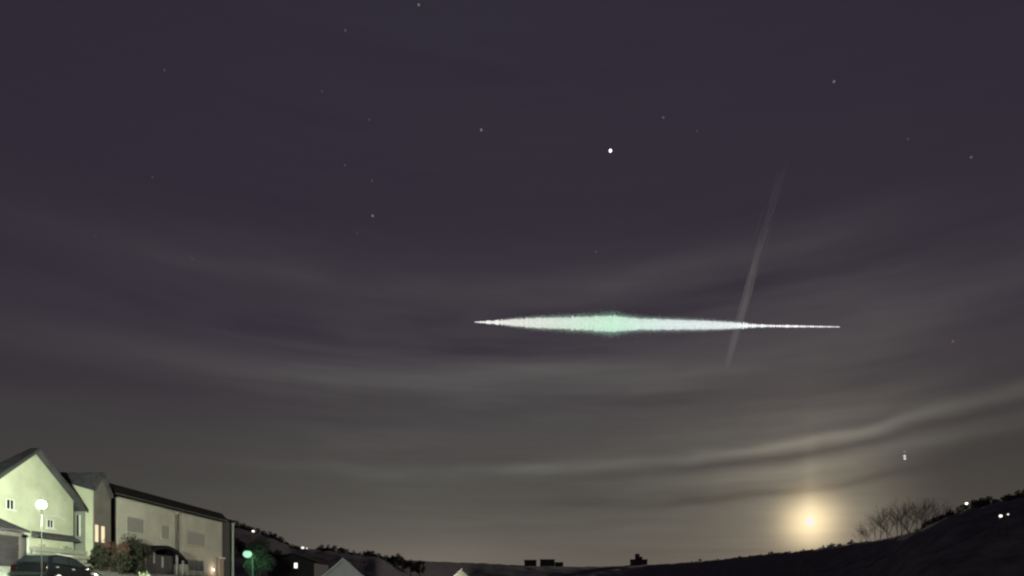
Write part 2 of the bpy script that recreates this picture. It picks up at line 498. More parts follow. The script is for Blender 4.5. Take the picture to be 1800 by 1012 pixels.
# lean-to garage
ga = MB().prism([(28.2, .3), (31.45, .3), (31.45, 3.0), (28.2, 3.0)], FX + .004, FX + 1.35, 'x').build('garage', M['brown'], h1)
MB().prism([(FX + .006, 3.62), (FX + 1.6, 3.0), (FX + 1.6, 3.10), (FX + .006, 3.78)], 27.9, 31.7, 'y').build('garage_roof', M['slate'], ga)
gd = MB()
for k in range(5):
    MB().box(FX + 1.36, FX + 1.40 + .012 * (k % 2), 28.5, 31.2, .95 + k * .37, 1.30 + k * .37).build('garage_door_panel', M['darkclad'], ga)

# --- narrow house standing forward behind it: pale end wall towards the camera, front browned for its shade
h2 = thing('narrow_house', (-28, 38.8, 1.2), 'narrow house with pale end wall, gabled front darkened for its shade and two lit window panes', 'house', 'houses in the lit row')
XB, YN, YF = -25.4, 38.0, 39.62
MB().prism([(YN, .3), (YF, .3), (YF, 6.15), (38.8, 7.25), (YN, 6.15)], -31, XB, 'x').build('front_wall', M['brown'], h2)  # brown stands for the shade on the side turned from the lamp
ew = MB().prism([(-30.9, .3), (XB - .004, .3), (XB - .004, 6.17), (-27.2, 6.70), (-30.9, 6.70)], YN - .10, YN - .002, 'y').build('end_wall', M['cream'], h2)
for sg, ya, yb in ((1, 38.8, YF + .12), (-1, 38.8, YN - .0)):
    za_, zb_ = 7.25, 7.25 - 1.1 / .8 * abs(yb - ya)
    p4 = [(ya + sg * .001, za_ + .02), (yb, zb_ + .02), (yb, zb_ + .15), (ya + sg * .001, za_ + .2)]
    MB().prism(p4 if sg < 0 else p4[::-1], -31.1, XB + .12, 'x').build('roof', M['slate'], h2)
MB().box(-26.62, -25.84, YN - .16, YN - .105, .3, 5.04).build('shade_panel', M['shutter'], ew)  # grey-green slab stands for the shadowed strip of the pale wall
wn = MB()
for x0, x1, z0, z1 in ((-26.34, -26.29, 3.35, 4.72), (-26.05, -26.0, 3.35, 4.72), (-26.29, -26.05, 4.67, 4.72), (-26.29, -26.05, 3.35, 3.40)):
    wn.box(x0, x1, YN - .20, YN - .162, z0, z1)
wn = wn.build('end_window', M['shutterslat'], h2)
MB().box(-26.29, -26.18, YN - .19, YN - .165, 3.40, 4.67).build('pane', M['glass'], wn)
MB().box(-26.17, -26.05, YN - .19, YN - .165, 3.40, 4.67).build('blind', M['white'], wn)
lw = MB()
ya, yb, yc, yd, zB, zT = 38.04, 38.38, 38.64, 38.98, 3.08, 4.12
for y0, y1 in ((ya - .04, ya), (yd, yd + .06)): lw.box(XB + .002, XB + .05, y0, y1, zB - .06, zT + .06)
lw.box(XB + .002, XB + .05, ya, yd, zT, zT + .06); lw.box(XB + .002, XB + .05, ya, yd, zB - .06, zB)
lwo = lw.build('window', M['brown'], h2)
MB().box(XB + .004, XB + .03, ya, yb, zB, zT).build('pane', M['litwindow'], lwo)
MB().box(XB + .004, XB + .03, yc, yd, zB, zT - .03).build('pane', M['litwindow'], lwo)
MB().box(XB + .003, XB + .04, yb, yc, zB, zT).build('mullion', M['brown'], lwo)

# --- long flat-roofed house
h3 = thing('long_house', (FX - 4, 48.5, 1.2), 'long flat-roofed cream house with dark roof edge, closed shutters and a drainpipe', 'house', 'houses in the lit row')
A, B, ZT = 41.14, 56.1, 6.32
MB().box(FX - 9, FX, A, B, .3, ZT).build('wall', M['ochre'], h3)
MB().box(FX - 8.9, FX - .02, A - .022, A - .001, .3, ZT).build('end_wall', M['brown'], h3)  # brown face stands for the shade on this end
rf3 = MB().prism([(FX + .38, ZT + .003), (FX + .38, ZT + .14), (FX - .15, ZT + .74), (FX - 9.2, ZT + .80), (FX - 9.2, ZT + .003)], A - .75, B + .35, 'y').build('roof', M['tile'], h3)
for k in range(26):     # tile panels along the steep roof edge
    y0 = A - .72 + k * .615
    pr = [(FX + .375, ZT + .165), (FX + .40, ZT + .18), (FX - .125, ZT + .775), (FX - .15, ZT + .755)]
    MB().prism(pr, y0, y0 + .60, 'y').build('tile_panel', M['tile'], rf3)
MB().tube([(FX + .43, A - .7, ZT + .07), (FX + .43, B + .3, ZT + .07)], .06, 8).build('gutter', M['fascia'], h3)
window_east(h3, FX + .005, 42.25, 44.15, 4.12, 5.12, 'shutter', 1, 'ochre')
window_east(h3, FX + .005, 46.4, 47.35, 4.02, 4.98, 'shutter', 1, 'ochre')
window_east(h3, FX + .005, 50.1, 52.9, 3.86, 4.92, 'shutter', 1, 'ochre')
window_east(h3, FX + .005, 50.3, 52.7, 1.75, 2.62, 'glass', 3, 'shutterslat')
pp = MB().tube([(FX + .42, 48.62, ZT + .03), (FX + .09, 48.62, ZT - .28), (FX + .09, 48.62, 1.2)], .075, 10).build('drainpipe', M['pipe'], h3)
for z in (5.2, 3.9, 2.6): MB().tube([(FX + .09, 48.62, z), (FX + .09, 48.62, z + .07)], .10, 10).build('bracket', M['pipe'], pp)
MB().box(FX - .45, FX - .03, A - .045, A - .0225, .6, ZT - .01).build('corner_shade', M['darkclad'], h3)  # dark strip standing for the shade in the gap between the houses
# arched porch canopy
po = MB()
arc = []
YC, HW = 44.3, 2.9
for i in range(15):
    q = -1 + 2 * i / 14
    arc.append((YC + HW * q, 3.32 - .95 * abs(q) ** 1.8))
prof = arc + [(y, z - .26) for y, z in arc[::-1]]
pr_ = po.prism(prof[::-1], FX + .004, FX + 1.55, 'x').build('porch', M['tile'], h3)
for y in (41.9, 45.9, 46.75):
    zt = 3.06 - .95 * abs((y - YC) / HW) ** 1.8
    MB().box(FX + 1.36, FX + 1.48, y - .06, y + .06, 1.2, zt).build('post', M['post'], pr_)
MB().box(FX + .003, FX + 1.30, 42.3, 45.75, .9, 2.62).build('porch_wall', M['darkclad'], h3)
for y0, z0 in ((43.05, 2.0), (44.1, 1.75)):
    MB().box(FX + 1.302, FX + 1.33, y0, y0 + .2, z0, z0 + .75).build('porch_pane', M['post'], h3)
MB().box(FX - .03, FX + .02, 46.0, 46.9, 1.5, 2.5).build('side_light', M['shutter'], h3)
# pilaster and small bright lamp on the wall
pil = MB().box(FX + .004, FX + .16, 55.35, 56.08, .9, 3.0).build('pilaster', mat('pink_glow_render', (.52, .38, .33), .9, .1, 2), h3)  # the lamp's pinkish glow is put into the render colour
MB().box(FX + .004, FX + .30, 55.30, 56.14, 3.0, 3.1).build('coping', M['white'], pil)
wl = MB().box(FX + .004, FX + .05, 54.2, 54.4, 1.85, 2.05).build('wall_lamp', M['steel'], h3)
MB().ball((FX + .10, 54.3, 1.95), .085, 10, 8).build('lamp_glass', M['lampsmall'], wl)
def point(name, loc, energy, color, radius=.12):
    l = bpy.data.lights.new(name, 'POINT'); l.energy = energy; l.color = color; l.shadow_soft_size = radius
    o = bpy.data.objects.new(name, l); o.location = loc; col.objects.link(o); return o
point('wall_lamp_light', (FX + .32, 54.3, 1.95), 9, (1, .72, .52), .06)

# --- dark annexe beyond it
h4 = thing('annexe', (FX - 3, 57.6, 1), 'narrow dark clad building beyond the cream house, with a pale lit drainpipe', 'building')
MB().box(FX - 6, FX - .35, B + .05, 58.9, .2, 6.55).build('wall', M['darkclad'], h4)
MB().box(FX - 6.2, FX - .15, B + .4, 59.05, 6.553, 6.75).build('roof', M['tile'], h4)
MB().tube([(FX - .22, 58.75, 6.5), (FX - .22, 58.75, 1.0)], .085, 10).build('drainpipe', M['palepipe'], h4)
for k in range(9):
    MB().box(FX - .345, FX - .325, B + .06 + k * .30, B + .34 + k * .30, .4, 6.5).build('cladding_board', M['darkclad'], h4)

# --- houses lower down the slope, only their tops in view
def low_house(name, peak, hw, drop, length, wall, roof, label, group=None, base=-9.0, boards=None):
    h = thing(name, (peak.x, peak.y, base), label, 'house', group)
    W = hw
    MB().prism([(peak.x - W, base), (peak.x + W, base), (peak.x + W, peak.z - drop), (peak.x, peak.z), (peak.x - W, peak.z - drop)], peak.y, peak.y + length, 'y').build('wall', M[wall], h)
    s_ = drop / W
    for sg in (1, -1):
        e_ = W + .35
        p4 = [(peak.x + sg * .001, peak.z + .02), (peak.x + sg * e_, peak.z - s_ * e_ + .02), (peak.x + sg * e_, peak.z - s_ * e_ + .16), (peak.x + sg * .001, peak.z + .2)]
        r_ = MB().prism(p4 if sg < 0 else p4[::-1], peak.y - .25, peak.y + length + .2, 'y').build('roof', M[roof], h)
        if boards:
            b4 = [(peak.x + sg * .001, peak.z - .10), (peak.x + sg * e_, peak.z - s_ * e_ - .10), (peak.x + sg * e_, peak.z - s_ * e_ + .15), (peak.x + sg * .001, peak.z + .18)]
            MB().prism(b4 if sg < 0 else b4[::-1], peak.y - .30, peak.y - .255, 'y').build('barge_board', M[boards if isinstance(boards, str) else boards[0 if sg < 0 else 1]], r_)
    MB().box(peak.x - .45, peak.x + .45, peak.y - .03, peak.y + .012, peak.z - drop * .55 - 2.6, peak.z - drop * .55 - 1.5).build('window', M['glass'], h)
    h.rotation_euler = (0, 0, math.atan2(-peak.x, peak.y))       # gable turned to the valley
    return h
low_house('gabled_cottage', at(603, 983, 62), 3.0, 2.65, 7, 'grey', 'grey', 'grey gable top of a dim house at the bottom edge below the far lit window', 'houses down the slope', boards=('grey', 'grey'))
hl = low_house('gabled_cottage', at(812, 1000, 70), 2.8, 2.7, 7, 'cream', 'slate', 'bright white gable tip at the bottom edge, left of the picture centre', 'houses down the slope', boards=('white', 'slate'))
pk = at(812, 1000, 70)
MB().box(pk.x - 1.35, pk.x - 1.05, pk.y - 1.3, pk.y, pk.z - 2.6, pk.z - 2.5).build('wall_lamp', M['steel'], hl)
point('gable_lamp_light', (pk.x - 1.2, pk.y - 1.7, pk.z - 2.0), 170, (1, .95, .82), .08)
# dark house with one lit window
wp = at(520, 993, 76)
dh = thing('dark_house', (wp.x, wp.y + 3, -4), 'unlit dark house in front of the wooded ridge with one bright white window', 'house', 'houses down the slope')
MB().prism([(wp.x - 3.4, -9), (wp.x + 2.2, -9), (wp.x + 2.2, wp.z + .5), (wp.x - .6, wp.z + 1.35), (wp.x - 3.4, wp.z + .5)], wp.y + .05, wp.y + 6, 'y').build('wall', M['darkclad'], dh)
MB().prism([(wp.x + 2.5, wp.z + .35), (wp.x + 2.5, wp.z + .5), (wp.x - .6, wp.z + 1.52), (wp.x - 3.7, wp.z + .5), (wp.x - 3.7, wp.z + .35), (wp.x - .6, wp.z + 1.37)], wp.y - .1, wp.y + 6.2, 'y').build('roof', M['tile'], dh)
wf = MB(); wf.box(wp.x - .27, wp.x - .2, wp.y - .02, wp.y + .06, wp.z - .38, wp.z + .38); wf.box(wp.x + .2, wp.x + .27, wp.y - .02, wp.y + .06, wp.z - .38, wp.z + .38)
wf.box(wp.x - .2, wp.x + .2, wp.y - .02, wp.y + .06, wp.z + .31, wp.z + .38); wf.box(wp.x - .2, wp.x + .2, wp.y - .02, wp.y + .06, wp.z - .38, wp.z - .31)
wfo = wf.build('window', M['post'], dh)
MB().box(wp.x - .2, wp.x + .2, wp.y + .0, wp.y + .045, wp.z - .31, wp.z + .31).build('pane', M['litwhite'], wfo)

# --- flat-roofed blocks and a chimneyed building on the skyline
def block(name, x0, x1, ytop, Y, label, ybase=1000, caps=(), depth=14):
    a_, b_ = at(x0, ytop, Y), at(x1, ytop, Y)
    base = min(at(x0, ybase, Y).z, ground_z(a_.x, Y), ground_z(b_.x, Y)) - 3
    o = thing(name, ((a_.x + b_.x) / 2, Y + depth / 2, base), label, 'building', 'buildings on the skyline')
    MB().box(a_.x, b_.x, Y, Y + depth, base, a_.z - .9).build('wall', M['farwall'], o)
    MB().box(a_.x - .5, b_.x + .5, Y - .5, Y + depth + .5, a_.z - .897, a_.z).build('roof', M['tile'], o)
    w_ = b_.x - a_.x; n = max(2, int(w_ / 4))
    for i in range(n):
        xx = a_.x + w_ * (i + .5) / n
        for z in (a_.z - 4.2, a_.z - 7.4):
            MB().box(xx - .8, xx + .8, Y - .06, Y + .01, z, z + 1.7).build('window', M['glass'], o)
    for (c0_, c1_, ct) in caps:
        p_, q_ = at(c0_, ct, Y), at(c1_, ct, Y)
        MB().box(p_.x, q_.x, Y + 3, Y + 7, a_.z + .003, p_.z).build('chimney', M['farwall'], o)
    return o
block('apartment_block', 922, 943, 983, 840, 'left one of two dark flat-roofed blocks side by side on the far skyline')
block('apartment_block', 950, 975, 982, 838, 'right one of two dark flat-roofed blocks on the far skyline, with a lower wing', depth=12)
block('low_block', 976, 990, 987, 846, 'low dark annexe at the right end of the two skyline blocks', depth=8)
block('chimney_building', 1111, 1138, 982, 830, 'squat dark building with a tall chimney stack on the skyline below the meteor', ybase=1000, caps=((1118, 1125, 972), (1125, 1130, 977)))

# ------------------------------------------------------------------ street lamps
def street_lamp(name, p, off, glass, label, energy, color, r=.2, base=None, arm=True, metal='steel'):
    zb = near_z(p.x + off[0], p.y + off[1]) if base is None else base
    o = thing(name, (p.x + off[0], p.y + off[1], zb), label, 'street lamp', 'lit street lamps')
    bx, by = p.x + off[0], p.y + off[1]
    pole = MB().tube([(bx, by, zb - .3), (bx, by, zb + 1.0), (bx, by, p.z + .05)], [.075, .06, .04], 10).build('pole', M[metal], o)
    MB().tube([(bx, by, zb), (bx, by, zb + .8)], .10, 10).build('base', M[metal], pole)
    MB().tube([(bx, by, p.z), (bx + (p.x - bx) * .5, by + (p.y - by) * .5, p.z + r + .16), (p.x, p.y, p.z + r + .12)], .03, 8).build('arm', M[metal], o)
    MB().tube([(p.x, p.y, p.z + r * .75), (p.x, p.y, p.z + r + .06), (p.x, p.y, p.z + r + .14)], [r * .95, r * .6, .05], 14).build('hood', M[metal], o)
    MB().ball(p, r, 16, 10, .85).build('lamp_glass', glass, o, True)
    return o
L1 = at(73, 886, 24.0)
zb1 = near_z(L1.x, L1.y)
pl1 = thing('street_lamp', (L1.x, L1.y, zb1), 'dazzling white street lamp in front of the pale gable at left', 'street lamp', 'lit street lamps')
MB().tube([(L1.x, L1.y, zb1 - .3), (L1.x, L1.y, zb1 + 1.0), (L1.x, L1.y, zb1 + 1.05), (L1.x, L1.y, L1.z - .13)], [.06, .06, .020, .015], 10).build('pole', M['post'], pl1)
MB().tube([L1 - Vector((0, 0, .19)), L1 - Vector((0, 0, .105))], [.025, .10], 16).build('cup', M['darksteel'], pl1)
MB().tube([L1 + Vector((0, 0, .115)), L1 + Vector((0, 0, .15)), L1 + Vector((0, 0, .18))], [.06, .045, .015], 14).build('hood', M['white'], pl1)
MB().ball(L1, .13, 24, 16).build('lamp_glass', M['lampwhite'], pl1, True)
L2 = at(435, 973, 62)
street_lamp('street_lamp', L2, (.02, 1.2), M['lampgreen'], 'glowing green street lamp beyond the cream house, against dark trees', 0, None, .42, metal='darksteel')
point('green_lamp_light', (L2.x, L2.y - .1, L2.z - .55), 300, (.30, 1.0, .50), .25)

def far_lamp(p, label, glass, r, h=5.0, group='far lamps on the hillsides'):
    o = thing('hill_lamp', (p.x, p.y, p.z - h), label, 'lamp', group)
    MB().tube([(p.x, p.y + .2, p.z - h), (p.x, p.y + .2, p.z)], [.09, .05], 8).build('pole', M['darksteel'], o)
    MB().tube([(p.x, p.y + .2, p.z), (p.x, p.y, p.z + r * 1.2)], .04, 6).build('arm', M['steel'], o)
    MB().tube([(p.x, p.y, p.z + r * .8), (p.x, p.y, p.z + r * 1.3)], [r, r * .3], 10).build('hood', M['steel'], o)
    MB().ball(p, r, 12, 8, .8).build('lamp_glass', glass, o, True)
    return o
far_lamp(at(445, 933, 290), 'small white light among the trees on the wooded ridge above the green lamp', M['lampsmall'], .55, 9)
far_lamp(at(532, 962, 335), 'brighter pinkish light in the dip of the wooded ridge', M['lamppink'], .9, 6)
far_lamp(at(539, 963, 335), 'dimmer pinkish light right beside the brighter one in the ridge dip', M['lamppink'], .5, 6)
far_lamp(at(550, 965, 338), 'faint low light at the right end of the ridge dip', M['lamppink'], .38, 6)
def on_slope(x, y, h):
    "the place along a line of sight where it still clears the hillside by h"
    Y = 30.0
    while Y < 400:
        p = at(x, y, Y)
        if p.z - ground_z(p.x, p.y) < h: return p
        Y += .5
    return p
far_lamp(at(1699, 884, 108), 'bright white lamp on the crest of the dark right-hand hill', M['lampsmall'], .21, 6)
far_lamp(on_slope(1759, 906, 2.5), 'white lamp low on the dark right-hand hill, left of a pair', M['lampsmall'], .15, 3)
far_lamp(on_slope(1772, 903, 2.5), 'dimmer lamp on the dark right-hand hill, right of a pair', M['lamppink'], .10, 3)

# ------------------------------------------------------------------ stone garden wall
gw = thing('garden_wall', (-24.3, 33.8, 1.1), 'low rough stone garden wall in front of the bright gable, behind the car', 'wall')
MB().box(-24.44, -24.22, 31.75, 35.6, .6, 2.16).build('core', M['mortar'], gw)
rs = random.Random(3)
stone_meshes = []
for k in range(8):
    mb = MB(); mb.box(-.5, .5, -.5, .5, -.5, .5)
    mb.v = [(x * rs.uniform(.82, 1.0), y * rs.uniform(.86, 1.0), z * rs.uniform(.82, 1.0)) for x, y, z in mb.v]
    stone_meshes.append(mb.mesh('stone', M['stone']))
z = .95
while z < 2.15:
    hgt = rs.uniform(.20, .27); y = 31.75 - rs.uniform(0, .2)
    while y < 35.5:
        l = rs.uniform(.28, .5)
        s_ = bpy.data.objects.new('stone', rs.choice(stone_meshes)); s_.parent = gw; col.objects.link(s_)
        s_.location = Vector((-24.21, y + l / 2, z + hgt / 2)) - gw.location
        s_.scale = (rs.uniform(.14, .22), l - .02, hgt - .02); s_.rotation_euler = (rs.uniform(-.04, .04), 0, 0)
        y += l
    z += hgt
for i in range(7):
    s_ = bpy.data.objects.new('coping_stone', rs.choice(stone_meshes)); s_.parent = gw; col.objects.link(s_)
    s_.location = Vector((-24.32, 32.0 + i * .55, 2.235)) - gw.location; s_.scale = (.42, .53, rs.uniform(.11, .15))

# ------------------------------------------------------------------ parked car
def make_car(loc, rz):
    o = thing('parked_car', loc, 'black parked hatchback below the garden wall with lamplight glinting on its roof', 'car')
    # built along +x (front), z up, then turned
    W = .86
    def body_section(prof, w0, w1, name, m, bevel=.05):
        mb = MB(); n = len(prof)
        mb.v = [(x, -w(z, w0, w1), z) for x, z in prof] + [(x, w(z, w0, w1), z) for x, z in prof]
        mb.f = [tuple(range(n)), tuple(range(n, 2 * n))[::-1]] + [(i, n + i, n + (i + 1) % n, (i + 1) % n) for i in range(n)]
        me = bpy.data.meshes.new(name); me.from_pydata(mb.v, [], mb.f); me.materials.append(m)
        ob = bpy.data.objects.new(name, me); ob.parent = o; col.objects.link(ob)
        bv = ob.modifiers.new('bevel', 'BEVEL'); bv.width = bevel; bv.segments = 3; bv.limit_method = 'ANGLE'
        me.polygons.foreach_set('use_smooth', [True] * len(me.polygons))
        return ob
    def w(z, w0, w1):
        return w0 if z < .95 else w0 + (w1 - w0) * min(1, (z - .95) / .5)
    lower = [(-1.95, .28), (1.98, .28), (2.05, .45), (2.02, .68), (1.85, .80), (1.05, .94), (-1.80, .98), (-1.98, .80), (-2.0, .45)]
    body = body_section(lower, W, W, 'body', M['carpaint'], .07)
    cabin = [(-1.82, .96), (1.02, .93), (.22, 1.40), (-.05, 1.455), (-1.1, 1.45), (-1.50, 1.36)]
    cab = body_section(cabin, W - .03, .60, 'cabin', M['carpaint'], .05)
    def quad(name, pts, m, par):
        me = bpy.data.meshes.new(name); n = len(pts)
        nv = (Vector(pts[1]) - Vector(pts[0])).cross(Vector(pts[2]) - Vector(pts[0])).normalized() * .012
        v = [tuple(Vector(p) + nv) for p in pts] + [tuple(Vector(p) - nv) for p in pts]
        me.from_pydata(v, [], [tuple(range(n)), tuple(range(n, 2 * n))[::-1]] + [(i, n + i, n + (i + 1) % n, (i + 1) % n) for i in range(n)])
        me.materials.append(m)
        ob = bpy.data.objects.new(name, me); ob.parent = par; col.objects.link(ob); return ob
    def side(x, z, s): return (x, s * (w(z, W - .03, .60) + .012), z)
    for s in (-1, 1):
        quad('side_window', [side(x, z, s) for x, z in ((.84, 1.0), (.20, 1.34), (-.42, 1.37), (-.42, 1.0))], M['glass'], cab)
        quad('side_window', [side(x, z, s) for x, z in ((-.50, 1.0), (-.50, 1.37), (-1.36, 1.32), (-1.58, 1.02))], M['glass'], cab)
        for nm, x0, x1 in (('door', .92, -.44), ('door', -.48, -1.5)):
            d_ = quad(nm, [(x, s * (W + .006), z) for x, z in ((x0, .42), (x0, .90), (x1, .90), (x1, .42))], M['carpaint'], o)
            hx = x1 + .18
            quad('handle', [(x, s * (W + .03), z) for x, z in ((hx, .80), (hx, .84), (hx - .14, .84), (hx - .14, .80))], M['chrome'], d_)
        quad('mirror', [(.78, s * (W + .02), .98), (.78, s * (W + .16), .98), (.74, s * (W + .16), 1.10), (.74, s * (W + .02), 1.10)], M['carpaint'], o)
        quad('headlight', [(2.035, s * .45, .60), (2.035, s * .78, .60), (1.99, s * .78, .73), (1.99, s * .45, .73)], M['headlight'], o)
        quad('tail_light', [(-2.0, s * .55, .66), (-2.0, s * .80, .66), (-1.985, s * .80, .86), (-1.985, s * .55, .86)], M['taillight'], o)
        quad('roof_rail', [(x, s * .56, z) for x, z in ((.05, 1.47), (.05, 1.50), (-1.15, 1.50), (-1.15, 1.47))], M['chrome'], o)
        for x in (1.28, -1.25):
            wh = MB().tube([(x, s * .66, .31), (x, s * .87, .31)], .31, 20).build('wheel', M['tyre'], None); wh.parent = o
            rm = MB().tube([(x, s * .70, .31), (x, s * .885, .31)], .19, 14).build('rim', M['rim'], None); rm.parent = wh
    quad('windscreen', [(1.0, -.74, .965), (1.0, .74, .965), (.25, .56, 1.405), (.25, -.56, 1.405)], M['glass'], cab)
    quad('rear_window', [(-1.80, -.70, 1.02), (-1.80, .70, 1.02), (-1.53, .56, 1.35), (-1.53, -.56, 1.35)], M['glass'], cab)
    quad('number_plate', [(2.07, -.26, .40), (2.07, .26, .40), (2.07, .26, .51), (2.07, -.26, .51)], M['white'], o)
    o.rotation_euler = (0, R(4), rz)
    return o
make_car((-22.0, 30.4, near_z(-22.0, 30.4) - .05), R(90))

# ------------------------------------------------------------------ shrubs
def shrub(p, rad, hgt, n, m, size, label, seed, cat='shrub', group=None, name='shrub'):
    rng = random.Random(seed)
    o = thing(name, p, label, cat, group)
    st = MB()
    for k in range(5):
        a = rng.uniform(0, 6.28)
        st.tube([(p[0], p[1], p[2] - .1), (p[0] + math.cos(a) * rad * .3, p[1] + math.sin(a) * rad * .3, p[2] + hgt * .4), (p[0] + math.cos(a) * rad * .55, p[1] + math.sin(a) * rad * .55, p[2] + hgt * .75)], [.05, .035, .015], 5)
    st.build('stem', M['bark'], o)
    blobs = []
    for k in range(9):
        a = rng.uniform(0, 6.28); q = rng.uniform(.1, .65) * rad; s_ = rng.uniform(.3, .5)
        blobs.append(((p[0] + math.cos(a) * q, p[1] + math.sin(a) * q, p[2] + hgt * rng.uniform(.3, .82)), (rad * s_ * 1.2, rad * s_ * 1.2, hgt * s_ * .55)))
    leaf_cloud(rng, n, blobs, size).build('foliage', m, o)
    return o
G = near_z
def sh(x, ytop, X, rad, n, m, size, label, seed, **k):
    "a shrub on the ground at lateral X whose top reaches photo pixel x, ytop"
    Y = X / ((x - CX) / F); zt = (HY - ytop) / F * Y; zb = G(X, Y) + .05
    return shrub((X, Y, zb), rad, zt - zb, n, m, size, label, seed, **k)
sh(200, 944, -24.9, .95, 1500, M['redleaf'], .07, 'reddish leafy bush below the two lit window panes', 1)
sh(176, 958, -25.0, .70, 1100, M['hedge'], .07, 'dark shrub at the foot of the pale house, left of the reddish bush', 2)
sh(228, 938, -25.2, 1.0, 1700, M['hedge'], .07, 'tall dark shrub against the cream wall, right of the reddish bush', 3)
sh(246, 950, -24.9, .85, 1300, M['hedge'], .07, 'dark shrub beside the left end of the arched porch', 4)
sh(212, 968, -24.0, .8, 1100, M['hedge'], .07, 'low dark shrub in front of the reddish bush', 5)
sh(240, 975, -24.0, .8, 1100, M['hedge'], .07, 'low dark shrub in front of the porch, above the pale bush', 8)
sh(255, 1001, -20.6, .36, 500, M['paleleaf'], .05, 'small pale bush catching lamplight at the bottom edge', 6)
sh(70, 955, -24.75, .45, 600, M['garden'], .05, 'green bush behind the stone wall, left of the small window', 7)
sh(118, 957, -24.8, .45, 600, M['garden'], .05, 'green bush behind the right end of the stone wall', 9)

shrub((L2.x + .15, L2.y + 2.2, near_z(L2.x, L2.y + 2.2)), 1.7, 4.6, 6500, M['leaf'], .075, 'leafy tall bush added behind the green street lamp to carry its glow', 31)  # extra bush added so the lamp's green glow has leaves to fall on
# ------------------------------------------------------------------ trees
def tree_mesh(seed, h, spread, leaves, size, leafmat):
    "trunk with limbs, and a crown of leaf clumps; base at the origin"
    rng = random.Random(seed)
    tr = MB(); tips = []
    lean = Vector((rng.uniform(-.04, .04) * h, rng.uniform(-.04, .04) * h, 0))
    tr.tube([(0, 0, -.5), tuple(lean * .4 + Vector((0, 0, h * .3))), tuple(lean + Vector((0, 0, h * .8)))], [h * .028, h * .02, h * .006], 7)
    for k in range(9):
        a = k * 2.4 + rng.uniform(-.4, .4); z0 = h * rng.uniform(.25, .6); q = spread * rng.uniform(.5, .95)
        e_ = Vector((math.cos(a) * q, math.sin(a) * q, z0 + h * rng.uniform(.1, .28)))
        tr.tube([(lean.x * .5, lean.y * .5, z0), tuple(e_ * .55 + Vector((0, 0, z0 * .42))), tuple(e_)], [h * .011, h * .007, h * .003], 5)
        tips.append(e_)
    tips.append(lean + Vector((0, 0, h * .86)))
    tips.append(lean + Vector((spread * .2, 0, h * .72)))
    blobs = [(tuple(p), (spread * rng.uniform(.28, .46),) * 2 + (h * rng.uniform(.09, .16),)) for p in tips]
    cr_ = leaf_cloud(rng, leaves, blobs, size)
    return tr.mesh('trunk', M['bark']), cr_.mesh('crown', leafmat)
kinds = [tree_mesh(11 + k, 10, s_, 900, .36, M['leaf']) for k, s_ in enumerate((3.6, 4.4, 3.0, 4.0))]
def place_tree(x, ytop, Y, k, label, group, hmin=3.0, name='tree'):
    X = (x - CX) / F * Y; zt = (HY - ytop) / F * Y; zb = ground_z(X, Y) - .3
    h = max(hmin, zt - zb)
    o = thing(name, (X, Y, zt - h), label, 'tree', group)
    s_ = h / 9.8
    for nm, me in zip(('trunk', 'crown'), kinds[k % 4]):
        c = bpy.data.objects.new(nm, me); c.parent = o; col.objects.link(c)
    o.scale = (s_ * 1.05, s_ * 1.05, s_); o.rotation_euler = (0, 0, k * 1.3)
    return o
rt = random.Random(21)
ORD = ['leftmost', 'second', 'third', 'fourth', 'fifth', 'sixth', 'seventh', 'eighth', 'ninth', 'tenth', 'eleventh', 'twelfth', 'thirteenth', 'fourteenth', 'fifteenth', 'sixteenth']
def nth(i, kind, place):
    return ORD[i] + ' ' + kind + (' ' if i == 0 else ' from the left ') + place
sil = [(416, 916), (427, 921), (438, 926), (452, 930), (463, 934), (474, 935), (484, 940), (494, 946), (503, 954), (514, 958), (524, 961),
       (566, 959), (577, 959), (588, 960), (600, 963), (611, 967), (622, 969), (634, 971), (646, 968), (656, 970), (667, 974), (679, 977), (690, 977), (699, 974), (709, 982), (722, 985), (738, 986)]
for i, (x, y) in enumerate(sil):
    y -= 3
    if x < 530: place_tree(x, y, rt.uniform(285, 320), i, nth(i, 'dark tree', 'on the ridge above the green lamp'), 'trees on the slope above the green lamp', 10)
    else: place_tree(x, y, rt.uniform(325, 345), i, nth(i - 11, 'dark tree', 'on the ridge right of the pinkish lights'), 'trees along the ridge right of the far lights', 8.5)
for i in range(14):     # lower rows of the same wood
    x = 418 + i * 11 + rt.uniform(-4, 4); y = np.interp(x, [415, 560], [945, 985]) + rt.uniform(-3, 4)
    place_tree(x, y, rt.uniform(190, 230), i + 1, nth(i, 'dark tree', 'low on the slope behind the green lamp'), 'trees low on the slope behind the green lamp', 6)
for i, (x, y) in enumerate([(1624, 918), (1640, 910), (1655, 902), (1669, 895), (1684, 890), (1712, 878), (1724, 873), (1737, 871), (1750, 876), (1764, 873), (1776, 866), (1789, 861), (1802, 858)]):
    place_tree(x, y, rt.uniform(106, 118), i, nth(i, 'dark bushy tree', 'on the crest of the right-hand hill'), 'trees on the crest of the right-hand hill', 4.0)

for i, (x, up) in enumerate([(1216, 4), (1231, 7), (1262, 4), (1300, 5), (1338, 4), (1356, 7), (1388, 4), (1412, 5), (1447, 7), (1462, 9), (1478, 6), (1497, 9)]):
    azx = math.atan((x - CX) / F); Yr = ridge(azx)[0] * math.cos(azx)
    place_tree(x, np.interp(x, SX, SYY) - up, Yr, i, nth(i, 'small dark bush', 'along the ridge below the moon'), 'bushes along the ridge below the moon', 2.8, 'bush')

